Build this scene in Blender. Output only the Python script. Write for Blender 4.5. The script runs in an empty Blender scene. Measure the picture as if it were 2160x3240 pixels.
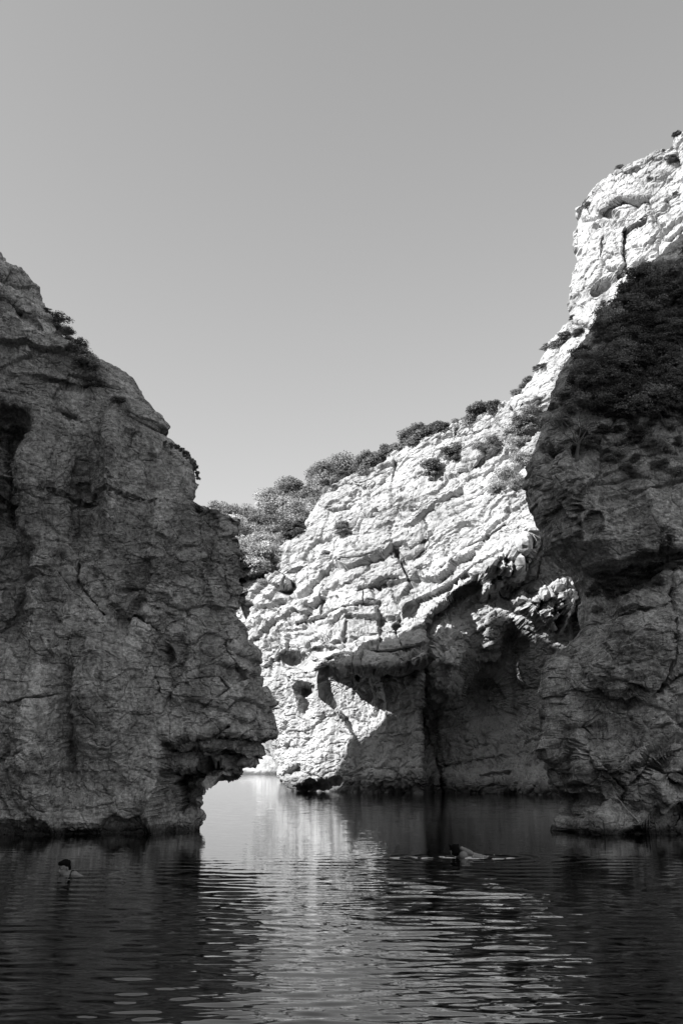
import bpy, math, random
import numpy as np
from mathutils import Vector, Matrix

# ------------------------------------------------------------------ camera, sky, sun
F, W0, H0, HOR, CAMZ = 3150.0, 2160.0, 3240.0, 2435.0, 1.6
TH = math.atan((HOR - H0/2)/F)
sc = bpy.context.scene
C = sc.collection
cam = bpy.data.cameras.new('camera'); camo = bpy.data.objects.new('camera', cam); C.objects.link(camo)
camo.location = (0, 0, CAMZ); camo.rotation_euler = (math.pi/2 + TH, 0, 0)
cam.sensor_fit = 'VERTICAL'; cam.sensor_height = 36.0; cam.lens = 36.0*F/H0
cam.clip_start = 0.1; cam.clip_end = 9000
sc.camera = camo
sc.render.resolution_x = 682; sc.render.resolution_y = 1024

SUN = Vector((-0.80, -0.30, 0.60)).normalized()      # direction towards the sun
wd = bpy.data.worlds.new("World"); sc.world = wd; wd.use_nodes = True
nt = wd.node_tree; nt.nodes.clear()
sky = nt.nodes.new('ShaderNodeTexSky'); sky.sky_type = 'NISHITA'; sky.sun_disc = False
sky.sun_elevation = math.asin(SUN.z); sky.sun_rotation = math.atan2(SUN.x, SUN.y)
sky.air_density = 1.0; sky.dust_density = 1.0; sky.ozone_density = 1.0
sep = nt.nodes.new('ShaderNodeSeparateColor')          # red-filter black and white film
mr = nt.nodes.new('ShaderNodeMath'); mr.operation = 'MULTIPLY'; mr.inputs[1].default_value = 0.55
mg = nt.nodes.new('ShaderNodeMath'); mg.operation = 'MULTIPLY_ADD'; mg.inputs[1].default_value = 0.45
bg = nt.nodes.new('ShaderNodeBackground'); bg.inputs[1].default_value = 0.15
out = nt.nodes.new('ShaderNodeOutputWorld')
nt.links.new(sky.outputs[0], sep.inputs[0]); nt.links.new(sep.outputs[0], mr.inputs[0])
nt.links.new(sep.outputs[1], mg.inputs[0]); nt.links.new(mr.outputs[0], mg.inputs[2])
pw = nt.nodes.new('ShaderNodeMath'); pw.operation = 'POWER'; pw.inputs[1].default_value = 0.75      # film contrast
mn = nt.nodes.new('ShaderNodeMath'); mn.operation = 'MINIMUM'; mn.inputs[1].default_value = 2.3
nt.links.new(mg.outputs[0], mn.inputs[0]); nt.links.new(mn.outputs[0], pw.inputs[0]); nt.links.new(pw.outputs[0], bg.inputs[0]); nt.links.new(bg.outputs[0], out.inputs[0])
sl = bpy.data.lights.new('sun', 'SUN'); sl.energy = 3.5; sl.angle = math.radians(0.5); sl.color = (1, 1, 1)
so = bpy.data.objects.new('sun', sl); C.objects.link(so)
so.rotation_euler = SUN.to_track_quat('Z', 'Y').to_euler(); so.location = (-40, -20, 80)
vs = sc.view_settings; vs.view_transform = 'Standard'; vs.look = 'None'; vs.exposure = 1.25; vs.gamma = 1.0
vs.use_curve_mapping = False
sc.render.engine = 'CYCLES'
sc.cycles.max_bounces = 6; sc.cycles.diffuse_bounces = 1
sc.cycles.caustics_reflective = False; sc.cycles.caustics_refractive = False

# ------------------------------------------------------------------ helpers
rng = np.random.default_rng(7)
random.seed(7)
ct, st = math.cos(TH), math.sin(TH)

def ray(px, py):
    """direction through a photo pixel, scaled so that y = 1"""
    px = np.asarray(px, float); py = np.asarray(py, float)
    u = (px - W0/2)/F; v = (H0/2 - py)/F
    y = ct - st*v; z = st + ct*v
    return u/y, z/y

def at(px, py, Y):
    a, b = ray(px, py)
    return Vector((float(a)*Y, Y, CAMZ + float(b)*Y))

def on_water(px, py, z=0.0):
    a, b = ray(px, py); Y = (z - CAMZ)/float(b)
    return Vector((float(a)*Y, Y, z))

def proj(P):
    y = P[..., 1]; z = P[..., 2] - CAMZ
    d = ct*y + st*z; up = -st*y + ct*z
    d = np.where(np.abs(d) < 1e-3, 1e-3, d)
    return W0/2 + F*P[..., 0]/d, H0/2 - F*up/d

def hsh(i, j, k, s):
    h = (i.astype(np.int64)*374761393 + j.astype(np.int64)*668265263 + k.astype(np.int64)*2147483647 + s*1274126177) & 0xffffffff
    h = ((h ^ (h >> 13))*1274126177) & 0xffffffff
    h = ((h ^ (h >> 16))*2246822519) & 0xffffffff
    h = h ^ (h >> 15)
    return (h & 0xffffff)/float(0xffffff)

def vnoise(P, s=0):
    """smooth value noise, -1..1; P (...,3)"""
    i0 = np.floor(P); f = P - i0; f = f*f*f*(f*(f*6-15)+10)
    i, j, k = i0[..., 0].astype(np.int64), i0[..., 1].astype(np.int64), i0[..., 2].astype(np.int64)
    fx, fy, fz = f[..., 0], f[..., 1], f[..., 2]
    r = 0
    for a in (0, 1):
        wx = fx if a else 1-fx
        for b in (0, 1):
            wy = fy if b else 1-fy
            for c in (0, 1):
                wz = fz if c else 1-fz
                r = r + wx*wy*wz*hsh(i+a, j+b, k+c, s)
    return r*2-1

def fbm(P, scale, octv=4, s=0, gain=0.5, ridged=False):
    P = P*np.asarray(scale); r = 0; a = 1; t = 0
    for o in range(octv):
        n = vnoise(P + 17.3*o, s+o)
        if ridged: n = 1-2*np.abs(n)
        r = r + a*n; t += a; a *= gain; P = P*2.03
    return r/t

def worley(P, scale, s=0):
    """F1, F2 and the nearest cell's random value"""
    P = P*np.asarray(scale); i0 = np.floor(P).astype(np.int64)
    f1 = np.full(P.shape[:-1], 9.0); f2 = f1.copy(); cid = np.zeros_like(f1)
    for a in (-1, 0, 1):
        for b in (-1, 0, 1):
            for c in (-1, 0, 1):
                i, j, k = i0[..., 0]+a, i0[..., 1]+b, i0[..., 2]+c
                q = np.stack([i+hsh(i, j, k, s), j+hsh(i, j, k, s+1), k+hsh(i, j, k, s+2)], -1)
                d = np.sqrt(((P-q)**2).sum(-1)); h = hsh(i, j, k, s+3)
                near = d < f1
                f2 = np.where(near, f1, np.minimum(f2, d)); cid = np.where(near, h, cid); f1 = np.where(near, d, f1)
    return f1, f2, cid

def sst(a, b, x):
    t = np.clip((x-a)/(b-a), 0, 1); return t*t*(3-2*t)

def seg_dist(px, py, pts):
    d = np.full(px.shape, 1e9)
    for (x0, y0), (x1, y1) in zip(pts[:-1], pts[1:]):
        vx, vy = x1-x0, y1-y0; t = np.clip(((px-x0)*vx+(py-y0)*vy)/(vx*vx+vy*vy+1e-9), 0, 1)
        d = np.minimum(d, np.hypot(px-x0-t*vx, py-y0-t*vy))
    return d

def poly_in(px, py, pts, soft):
    """1 inside the polygon, 0 outside, soft edge"""
    ins = np.zeros(px.shape, bool); n = len(pts)
    for i in range(n):
        x0, y0 = pts[i]; x1, y1 = pts[(i+1) % n]
        c = ((y0 > py) != (y1 > py)) & (px < (x1-x0)*(py-y0)/(y1-y0+1e-9)+x0)
        ins ^= c
    d = seg_dist(px, py, list(pts)+[pts[0]])
    d = np.where(ins, d, -d)
    return sst(-soft, soft, d)

def blob(px, py, cx, cy, rx, ry, a=0.0):
    c, s = math.cos(a), math.sin(a); dx, dy = px-cx, py-cy
    u = (dx*c+dy*s)/rx; v = (-dx*s+dy*c)/ry
    return np.exp(-(u*u+v*v)**1.5)

def mk_mesh(name, V, Q, mat, parent=None, smooth=True):
    me = bpy.data.meshes.new(name)
    V = np.ascontiguousarray(V, np.float32).reshape(-1, 3); Q = np.ascontiguousarray(Q, np.int32)
    me.vertices.add(len(V)); me.vertices.foreach_set('co', V.ravel())
    n = Q.shape[1]
    me.loops.add(Q.size); me.loops.foreach_set('vertex_index', Q.ravel())
    me.polygons.add(len(Q)); me.polygons.foreach_set('loop_start', np.arange(0, Q.size, n, dtype=np.int32))
    me.polygons.foreach_set('use_smooth', np.full(len(Q), smooth, bool))
    me.update(calc_edges=True); me.materials.append(mat)
    o = bpy.data.objects.new(name, me); C.objects.link(o)
    if parent: o.parent = parent
    return o

def tag(o, label=None, cat=None, group=None, kind=None):
    if label: o['label'] = label
    if cat: o['category'] = cat
    if group: o['group'] = group
    if kind: o['kind'] = kind
    return o

def empty(name, loc, rz=0.0):
    o = bpy.data.objects.new(name, None); C.objects.link(o); o.location = loc; o.rotation_euler = (0, 0, rz)
    o.empty_display_size = 0.2
    return o

def grid_quads(nr, nc, wrap=False):
    r = np.arange(nr-1)[:, None]; c = np.arange(nc if wrap else nc-1)[None, :]
    a = r*nc+c; b = r*nc+(c+1) % nc
    return np.stack([a, b, b+nc, a+nc], -1).reshape(-1, 4)

# ------------------------------------------------------------------ materials
def new_mat(name):
    m = bpy.data.materials.new(name); m.use_nodes = True; t = m.node_tree
    b = t.nodes['Principled BSDF']; return m, t, b

def N(t, kind, **kw):
    n = t.nodes.new(kind)
    for k, v in kw.items(): setattr(n, k, v)
    return n

def math_n(t, op, a, b=None, c=None, clamp=False):
    n = t.nodes.new('ShaderNodeMath'); n.operation = op; n.use_clamp = clamp
    for i, v in enumerate((a, b, c)):
        if v is None: continue
        if isinstance(v, (int, float)): n.inputs[i].default_value = v
        else: t.links.new(v, n.inputs[i])
    return n.outputs[0]

def noise_n(t, vec, scale, detail=6, rough=0.6, mscale=None, rot=None, off=None):
    if mscale or rot or off:
        mp = t.nodes.new('ShaderNodeMapping'); t.links.new(vec, mp.inputs[0])
        if mscale: mp.inputs['Scale'].default_value = mscale
        if rot: mp.inputs['Rotation'].default_value = rot
        if off: mp.inputs['Location'].default_value = off
        vec = mp.outputs[0]
    n = t.nodes.new('ShaderNodeTexNoise'); n.inputs['Scale'].default_value = scale
    n.inputs['Detail'].default_value = detail; n.inputs['Roughness'].default_value = rough
    t.links.new(vec, n.inputs['Vector']); return n

def ramp(t, x, lo, hi, a=0.0, b=1.0):
    n = t.nodes.new('ShaderNodeMapRange'); n.interpolation_type = 'SMOOTHSTEP'
    n.inputs[1].default_value = lo; n.inputs[2].default_value = hi
    n.inputs[3].default_value = a; n.inputs[4].default_value = b
    t.links.new(x, n.inputs[0]); return n.outputs[0]

def rock_mat(name, base, fine=4.0, bump=0.06, stain=0.55, lichen=0.25, wet=1.0, dip=0.0, tide=0.5, grain=0.3, speck=1.0):
    m, t, b = new_mat(name)
    tc = t.nodes.new('ShaderNodeTexCoord').outputs['Object']
    big = noise_n(t, tc, 0.22, 5, 0.6).outputs[0]
    mid = noise_n(t, tc, fine*0.35, 8, 0.65).outputs[0]
    fin = noise_n(t, tc, fine*3, 6, 0.7).outputs[0]
    stk = noise_n(t, tc, 1.0, 6, 0.6, mscale=(1.1, 1.1, 0.13)).outputs[0]
    v = math_n(t, 'MULTIPLY', ramp(t, big, 0.3, 0.7, 0.78, 1.18), base)
    v = math_n(t, 'MULTIPLY', v, ramp(t, mid, 0.32, 0.68, 1-grain*0.9, 1+grain*0.9))
    v = math_n(t, 'MULTIPLY', v, ramp(t, fin, 0.32, 0.68, 1-grain, 1+grain*0.9))
    # small pits and black lichen specks
    v = math_n(t, 'MULTIPLY', v, ramp(t, noise_n(t, tc, fine*1.7, 8, 0.75, off=(9, 2, 4)).outputs[0], 0.34, 0.46, 1-0.55*speck, 1.0))
    v = math_n(t, 'MULTIPLY', v, ramp(t, stk, 0.52, 0.70, 1.0, 1.0-stain))
    # lichen flecks
    li = math_n(t, 'MULTIPLY', ramp(t, noise_n(t, tc, fine*1.3, 3, 0.8, off=(5, 3, 1)).outputs[0], 0.58, 0.68), ramp(t, big, 0.45, 0.6))
    v = math_n(t, 'MULTIPLY_ADD', li, lichen*base, v)
    # dark band left by the sea, wavy top
    sx = t.nodes.new('ShaderNodeSeparateXYZ'); t.links.new(tc, sx.inputs[0])
    h = math_n(t, 'MULTIPLY_ADD', noise_n(t, tc, 0.9, 4, 0.6).outputs[0], -1.2*tide, sx.outputs[2])
    band = ramp(t, h, -0.35*tide, 0.5*tide, 1.0-0.75*wet, 1.0)
    v = math_n(t, 'MULTIPLY', v, band)
    t.links.new(v, b.inputs['Base Color'])
    b.inputs['Roughness'].default_value = 0.9; b.inputs['Specular IOR Level'].default_value = 0.25
    # bump
    bn = noise_n(t, tc, fine, 12, 0.68).outputs[0]
    bs = noise_n(t, tc, fine*0.8, 8, 0.6, mscale=(0.5, 0.5, 2.2), rot=(0, -dip, 0)).outputs[0]
    vo = t.nodes.new('ShaderNodeTexVoronoi'); vo.inputs['Scale'].default_value = fine*0.9; t.links.new(tc, vo.inputs['Vector'])
    pit = ramp(t, vo.outputs['Distance'], 0.05, 0.35)
    nd = t.nodes.new('ShaderNodeVectorMath'); nd.operation = 'MULTIPLY_ADD'; nd.inputs[1].default_value = (0.5/fine,)*3
    t.links.new(noise_n(t, tc, fine*0.9, 4, 0.6).outputs['Color'], nd.inputs[0]); t.links.new(tc, nd.inputs[2])
    vc = t.nodes.new('ShaderNodeTexVoronoi'); vc.feature = 'DISTANCE_TO_EDGE'; vc.inputs['Scale'].default_value = fine*0.45; t.links.new(nd.outputs[0], vc.inputs['Vector'])
    bn = math_n(t, 'MULTIPLY_ADD', ramp(t, vc.outputs['Distance'], 0.0, 0.06), 0.25, bn)
    hh = math_n(t, 'MULTIPLY_ADD', bs, 0.7, bn); hh = math_n(t, 'MULTIPLY_ADD', pit, 0.12, hh)
    bp = t.nodes.new('ShaderNodeBump'); bp.inputs['Strength'].default_value = 1.0
    bp.inputs['Distance'].default_value = bump
    t.links.new(hh, bp.inputs['Height']); t.links.new(bp.outputs[0], b.inputs['Normal'])
    return m

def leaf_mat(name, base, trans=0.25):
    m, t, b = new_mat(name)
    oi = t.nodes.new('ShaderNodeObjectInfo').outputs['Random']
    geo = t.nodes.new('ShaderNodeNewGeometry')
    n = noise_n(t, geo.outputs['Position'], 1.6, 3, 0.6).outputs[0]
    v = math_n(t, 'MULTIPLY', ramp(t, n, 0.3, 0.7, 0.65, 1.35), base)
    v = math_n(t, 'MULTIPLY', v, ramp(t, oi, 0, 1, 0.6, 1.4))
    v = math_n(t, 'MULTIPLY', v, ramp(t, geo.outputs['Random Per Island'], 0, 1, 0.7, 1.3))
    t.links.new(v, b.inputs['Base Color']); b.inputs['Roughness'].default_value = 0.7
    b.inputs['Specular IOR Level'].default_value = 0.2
    tr = t.nodes.new('ShaderNodeBsdfTranslucent'); t.links.new(v, tr.inputs[0])
    mx = t.nodes.new('ShaderNodeMixShader'); mx.inputs[0].default_value = trans
    o = t.nodes['Material Output']
    t.links.new(b.outputs[0], mx.inputs[1]); t.links.new(tr.outputs[0], mx.inputs[2]); t.links.new(mx.outputs[0], o.inputs[0])
    return m

def plain_mat(name, base, rough=0.6, scale=8.0, var=0.25, spec=0.4):
    m, t, b = new_mat(name)
    tc = t.nodes.new('ShaderNodeTexCoord').outputs['Object']
    n = noise_n(t, tc, scale, 4, 0.6).outputs[0]
    v = math_n(t, 'MULTIPLY', ramp(t, n, 0.3, 0.7, 1-var, 1+var), base)
    t.links.new(v, b.inputs['Base Color']); b.inputs['Roughness'].default_value = rough
    b.inputs['Specular IOR Level'].default_value = spec
    return m

M = {}
M['rock_near'] = rock_mat('weathered_limestone', 0.56, fine=3.5, bump=0.20, stain=0.55, lichen=0.6, grain=0.42, tide=0.25)
M['rock_right'] = rock_mat('lichened_limestone', 0.60, fine=3.5, bump=0.20, stain=0.5, lichen=0.7, grain=0.42, tide=0.25)
M['rock_mid'] = rock_mat('pale_limestone', 0.48, fine=1.9, bump=0.12, stain=0.42, lichen=0.1, dip=0.3, tide=1.2, wet=0.8, grain=0.16, speck=0.5)
M['rock_far'] = rock_mat('far_limestone', 0.42, fine=0.6, bump=0.5, stain=0.3, lichen=0.1, tide=1.5)
M['soil'] = plain_mat('dry_hill_soil', 0.14, 0.95, 1.0)
M['leaf_pine'] = leaf_mat('pale_pine_needles', 0.40, 0.38)
M['leaf_ridge'] = leaf_mat('ridge_shrub_leaves', 0.20, 0.25)
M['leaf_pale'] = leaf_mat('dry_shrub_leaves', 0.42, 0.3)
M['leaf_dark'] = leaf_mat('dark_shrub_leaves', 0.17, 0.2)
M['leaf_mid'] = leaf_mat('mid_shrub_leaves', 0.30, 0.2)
M['bark'] = plain_mat('grey_bark', 0.16, 0.9, 6.0)
M['skin'] = plain_mat('wet_skin', 0.26, 0.4, 20.0, 0.08)
M['hair'] = plain_mat('dark_wet_hair', 0.006, 0.85, 40.0, 0.25, 0.1)
M['cloth'] = plain_mat('black_swim_strap', 0.01, 0.6)
M['rope'] = plain_mat('pale_rope_fibre', 0.5, 0.8, 30.0)
M['foam_glint'] = plain_mat('white_foam_and_glint', 0.85, 0.35, 12.0, 0.1)  # white for drops and for sky glints put into the colour

# ------------------------------------------------------------------ cliffs
def resample(pts, step):
    P = np.array(pts, float); d = np.r_[0, np.cumsum(np.hypot(*np.diff(P, axis=0).T))]
    n = int(d[-1]/step)+1; s = np.linspace(0, d[-1], n)
    return np.interp(s, d, P[:, 0]), np.interp(s, d, P[:, 1])

def loft(name, prof, Yfun, r, side, xfar, thick, step, ncol, relief, disp, mat, dense=1.0, nback=40, cut=None):
    """prof: silhouette traced top to bottom as photo pixels, each put at its real depth Yfun(x,z)+r.
    side=+1: the silhouette is the right-hand edge of the cliff, -1: the left-hand edge."""
    qx, qy = resample(prof, step)
    jg = fbm(np.stack([np.arange(len(qx))*0.19, 0*qx, 0*qx+side], -1), 1.0, 3, 801, gain=.7)
    qx = qx + 5.5*jg*(qy > 380)
    a, b = ray(qx, qy)
    Y = np.full(qx.shape, 40.0)
    for _ in range(60):
        Y = 0.5*Y + 0.5*(Yfun(a*Y, CAMZ+b*Y) + r)
    X = a*Y; Z = CAMZ + b*Y
    # strictly falling heights
    for i in range(1, len(Z)):
        if Z[i] > Z[i-1]-0.004: Z[i] = Z[i-1]-0.004
    Z[-1] = min(Z[-1], -0.02)
    for dz in (0.3, 0.7, 1.3): X = np.r_[X, X[-1]]; Z = np.r_[Z, -dz]
    nr = len(X)
    s = np.linspace(0, 1, ncol)**dense
    ker = np.exp(-(np.arange(-30, 31)/11.0)**2); ker /= ker.sum()
    Xs = np.convolve(np.pad(X, 30, mode='edge'), ker, 'valid')
    xs = xfar + (Xs[:, None]-xfar)*s[None, :]
    dE = np.abs(Xs[:, None]-xs)                     # distance from the edge
    xs = xs + (X-Xs)[:, None]*np.exp(-(dE/(0.65*r))**2)
    t = np.clip(1 - dE/r, 0, 1)
    curl = r*(1-np.sqrt(np.clip(1-t*t, 0, 1)))
    zz = np.repeat(Z[:, None], ncol, 1)
    ys = Yfun(xs, zz) + curl
    front = np.stack([xs, ys, zz], -1)
    Pf = front.copy()
    px, py = proj(Pf)
    R = relief(px, py, Pf)
    fade = np.clip(dE/(r*0.6), 0, 1)
    R = R*np.minimum(1, 0.15+fade)
    # push along the view depth direction (away +, towards -) at constant height
    front[..., 1] += R
    # back
    tb = np.linspace(0, 1, nback+1)[1:]
    yb = ys[:, -1][:, None] + thick*tb[None, :]**1.5
    xb = X[:, None] - side*thick*0.55*tb[None, :]**1.7 + side*0.12*thick*np.sin(tb*math.pi)[None, :]*0
    back = np.stack([xb, yb, np.repeat(Z[:, None], nback, 1)], -1)
    P = np.concatenate([front, back], 1)
    # normals
    du = np.gradient(P, axis=1); dv = np.gradient(P, axis=0)
    Nn = np.cross(du, dv); L = np.linalg.norm(Nn, axis=-1, keepdims=True); Nn = Nn/np.maximum(L, 1e-9)
    if side > 0: Nn = -Nn
    # smoothed normals
    for _ in range(6):
        Nn[1:-1] = (Nn[:-2]+Nn[1:-1]*2+Nn[2:])/4; Nn[:, 1:-1] = (Nn[:, :-2]+Nn[:, 1:-1]*2+Nn[:, 2:])/4
    Nn /= np.maximum(np.linalg.norm(Nn, axis=-1, keepdims=True), 1e-9)
    mid = P[nr//2, ncol//2]
    if Nn[nr//2, ncol//2, 1] > 0: Nn = -Nn
    ppx, ppy = proj(P)
    D = disp(P, ppx, ppy)
    D = D*np.concatenate([0.55+0.45*np.clip(dE/r, 0, 1), np.full((nr, nback), 0.55)], 1)
    P = P + Nn*D[..., None]
    nc = P.shape[1]
    V = P.reshape(-1, 3)
    Q = grid_quads(nr, nc)
    if side > 0: Q = Q[:, ::-1]
    # top cap and hidden rear closing
    V = np.vstack([V, V[:nc].mean(0)[None]])
    o = mk_mesh(name, V, Q, mat, smooth=False)
    return o, P

def strata_disp(P, dip, hgt, wid, amp, crack, s=0, yaw=0.0, warp=0.35):
    """bedded blocks: layers of height hgt broken into blocks wid long, each set in or out by up to amp"""
    w = fbm(P, 0.25, 3, s+40)*hgt*warp*3 + fbm(P, 1.1, 3, s+44)*hgt*warp
    along = P[..., 0]*math.cos(yaw) + P[..., 1]*math.sin(yaw)
    zr = P[..., 2]*math.cos(dip) - along*math.sin(dip) + w
    ar = along*math.cos(dip) + P[..., 2]*math.sin(dip) + fbm(P, 0.6, 3, s+50)*wid*0.35
    # uneven layer thickness
    zz = zr/hgt + 0.35*np.sin(zr/hgt*0.9+s) + 0.2*np.sin(zr/hgt*2.3)
    k = np.floor(zz); fz = zz-k
    zero = np.zeros_like(k, dtype=np.int64)
    off = hsh(k.astype(np.int64), zero, zero, s+1)*7; wk = wid*(0.5+1.1*hsh(k.astype(np.int64), zero, zero, s+2))
    aa = ar/wk+off; j = np.floor(aa); fa = aa-j
    h = hsh(k.astype(np.int64), j.astype(np.int64), zero, s+3)-0.5
    lay = hsh(k.astype(np.int64), zero, zero, s+5)-0.5
    ez = np.minimum(fz, 1-fz)*hgt; ea = np.minimum(fa, 1-fa)*wk
    brk = sst(-0.3, 0.15, fbm(P, 0.5, 3, s+60))       # cracks come and go
    brk2 = sst(-0.3, 0.15, fbm(P, 0.45, 3, s+66))
    cr = np.exp(-(ez/crack[0])**2)*crack[1]*brk + np.exp(-(ea/crack[0])**2)*crack[1]*0.8*brk2
    rnd = 0.035*hgt*np.sqrt(np.clip(4*fz*(1-fz), 0, 1))
    return amp*(h*1.0+lay*1.2) - cr + rnd

def cells(P, scale, amp, crack, s):
    q = P + 0.25/np.max(np.atleast_1d(scale))*np.stack([fbm(P, np.max(scale)*1.5, 2, s+9), fbm(P, np.max(scale)*1.5, 2, s+19), fbm(P, np.max(scale)*1.5, 2, s+29)], -1)
    f1, f2, c = worley(q, scale, s)
    return amp*(c-0.5) - crack*np.exp(-((f2-f1)/0.07)**2)

def facets(P, size, step, tilt, crack, s, dip=0.0, yaw=0.0, asp=(1.6, 1.0, 0.8)):
    """broken rock: every cell is a flat facet, set in or out by step and tilted at random"""
    c, sn = math.cos(dip), math.sin(dip); cy, sy = math.cos(yaw), math.sin(yaw)
    al = P[..., 0]*cy+P[..., 1]*sy; dp = -P[..., 0]*sy+P[..., 1]*cy
    Q = np.stack([al*c+P[..., 2]*sn, dp, P[..., 2]*c-al*sn], -1)
    Q = Q + 0.22*size*np.stack([fbm(P, 0.9/size, 3, s+9), fbm(P, 0.9/size, 3, s+19), fbm(P, 0.9/size, 3, s+29)], -1)
    Q = Q/(size*np.asarray(asp)); i0 = np.floor(Q).astype(np.int64); shp = Q.shape[:-1]
    f1 = np.full(shp, 9.0); f2 = f1.copy(); h1 = np.zeros(shp); h2 = np.zeros(shp); off = np.zeros(Q.shape)
    for a in (-1, 0, 1):
        for b in (-1, 0, 1):
            for e in (-1, 0, 1):
                i, j, k = i0[..., 0]+a, i0[..., 1]+b, i0[..., 2]+e
                u1 = hsh(i, j, k, s); v1 = hsh(i, j, k, s+1)
                w1 = (u1*7.31+v1*3.77) % 1.0
                q = np.stack([i+u1, j+v1, k+w1], -1); d = ((Q-q)**2).sum(-1); near = d < f1
                f2 = np.where(near, f1, np.minimum(f2, d)); h1 = np.where(near, (u1*13.7+v1*5.1) % 1.0, h1); h2 = np.where(near, (u1*3.3+v1*17.9) % 1.0, h2)
                off = np.where(near[..., None], Q-q, off); f1 = np.where(near, d, f1)
    an = h2*2*math.pi; r_ = (h1*5.77) % 1.0
    D = step*(h1-0.5) + tilt*size*(off[..., 0]*np.cos(an)*1.2 + off[..., 2]*(np.sin(an)-0.15))*(0.4+r_)
    return D - crack*np.exp(-((np.sqrt(f2)-np.sqrt(f1))/0.05)**2)

# ---- left headland
prof_left = [(-900,-900),(-520,-200),(-330,260),(-150,560),(-60,740),(-10,815),(5,823),(7,863),(23,875),(63,875),(103,886),(108,912),(131,932),(131,961),(158,995),
 (189,1035),(212,1080),(230,1110),(258,1130),(298,1150),(344,1164),(379,1183),(413,1202),(442,1228),(459,1259),(459,1275),(488,1294),(517,1325),
 (538,1348),(534,1361),(519,1356),(508,1369),(494,1370),(491,1391),(517,1400),(574,1434),(608,1457),(611,1495),(620,1523),(617,1558),(606,1586),(606,1615),
 (631,1616),(660,1611),(689,1617),(709,1632),(735,1637),(763,1634),(766,1644),(760,1700),(760,1734),(766,1803),(755,1841),(758,1866),(746,1901),
 (737,1930),(740,1958),(752,1987),(763,2021),(763,2050),(783,2053),(806,2079),(809,2107),(829,2139),(829,2173),(855,2194),(864,2222),(872,2245),
 (881,2285),(881,2331),(861,2340),(841,2349),(835,2383),(818,2406),(815,2426),(792,2435),(763,2436),(706,2445),(683,2463),(649,2483),(649,2504),
 (634,2527),(634,2561),(637,2613)]
def Y_left(x, z):
    return 26.0 + 0.22*(x+8) + 0.10*np.maximum(z, 0) + 0.02*np.maximum(z-8, 0)**1.5
def relief_left(px, py, P):
    R = np.zeros(px.shape)
    B = lambda *a: blob(px, py, *a)
    R += 3.2*B(5, 1370, 75, 80, 0.3) + 2.6*B(0, 1540, 45, 120) + 1.4*B(30, 1800, 60, 130, 0.1) + 0.9*B(20, 1960, 70, 90)
    R += 0.9*B(430, 2263, 15, 12) + 0.9*B(528, 2065, 9, 24, -0.1) + 0.35*B(430, 1955, 50, 10, 0.1) + 0.45*B(465, 1978, 40, 12, 0.5)
    R += 0.5*B(240, 1530, 18, 14) + 0.4*B(410, 1410, 10, 18) + 0.35*B(205, 1310, 40, 14, 0.4)
    R -= 1.2*B(370, 1500, 50, 190, 0.05) + 0.8*B(120, 1480, 60, 120) + 0.9*B(330, 2200, 110, 180) + 0.7*B(500, 1800, 70, 220, 0.2) + 0.8*B(120, 2350, 70, 200)
    R += 0.8*B(250, 1600, 36, 170, 0.05) + 0.7*B(230, 2330, 28, 170) + 0.6*B(545, 2130, 26, 120, 0.15) + 0.5*B(420, 1900, 40, 120, 0.3)
    # set-back outcrop at the upper right
    R += 0.9*poly_in(px, py, [(606,1600),(635,1690),(650,1780),(700,1880),(720,2040),(900,2040),(900,1500)], 9)
    R += 0.5*poly_in(px, py, [(475,1380),(540,1480),(560,1560),(640,1560),(640,1380)], 14)
    # overhung, layered foot and its cave
    u = poly_in(px, py, [(500,2338),(600,2322),(700,2318),(900,2345),(900,2700),(500,2700)], 7)
    R += u*(0.5 + 0.9*sst(2335, 2440, py))
    R += 3.4*poly_in(px, py, [(503,2425),(640,2420),(720,2440),(720,2470),(632,2490),(615,2568),(540,2576),(520,2500)], 9)
    R += 0.35*np.exp(-(seg_dist(px, py, [(505,2338),(560,2330),(640,2330),(720,2300)])/6)**2)
    R += 0.4*np.exp(-(seg_dist(px, py, [(520,2372),(640,2375),(740,2395)])/6)**2)
    R -= 0.9*B(490, 2560, 45, 70)
    # sea-cut notch along the waterline
    nt_ = sst(2596, 2640, py + 12*np.sin(px*0.021) + 8*np.sin(px*0.057+1))*(px < 470)
    R += 0.6*nt_
    for pts, w, d in [([(385,2010),(440,2050),(480,2110),(492,2200)], 4, .3), ([(30,2225),(110,2215),(200,2198)], 4, .35), ([(0,2405),(50,2398),(90,2380)], 5, .4),
                      ([(50,960),(60,990),(110,1012),(125,1035)], 7, .4), ([(560,1400),(600,1480),(590,1560)], 5, .2), ([(700,1790),(705,2050)], 4, .3),
                      ([(0,1180),(120,1190),(240,1220)], 6, .25), ([(636,1700),(650,1800),(640,1900)], 4, .25), ([(705,2050),(780,2165),(829,2173)], 5, .35),
                      ([(600,2150),(690,2140),(720,2180),(640,2240)], 4, .25), ([(240,1750),(250,1850),(330,1950)], 5, .25), ([(420,1380),(405,1460)], 6, .35)]:
        R += d*np.exp(-(seg_dist(px, py, pts)/w)**2)
    return R
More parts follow.
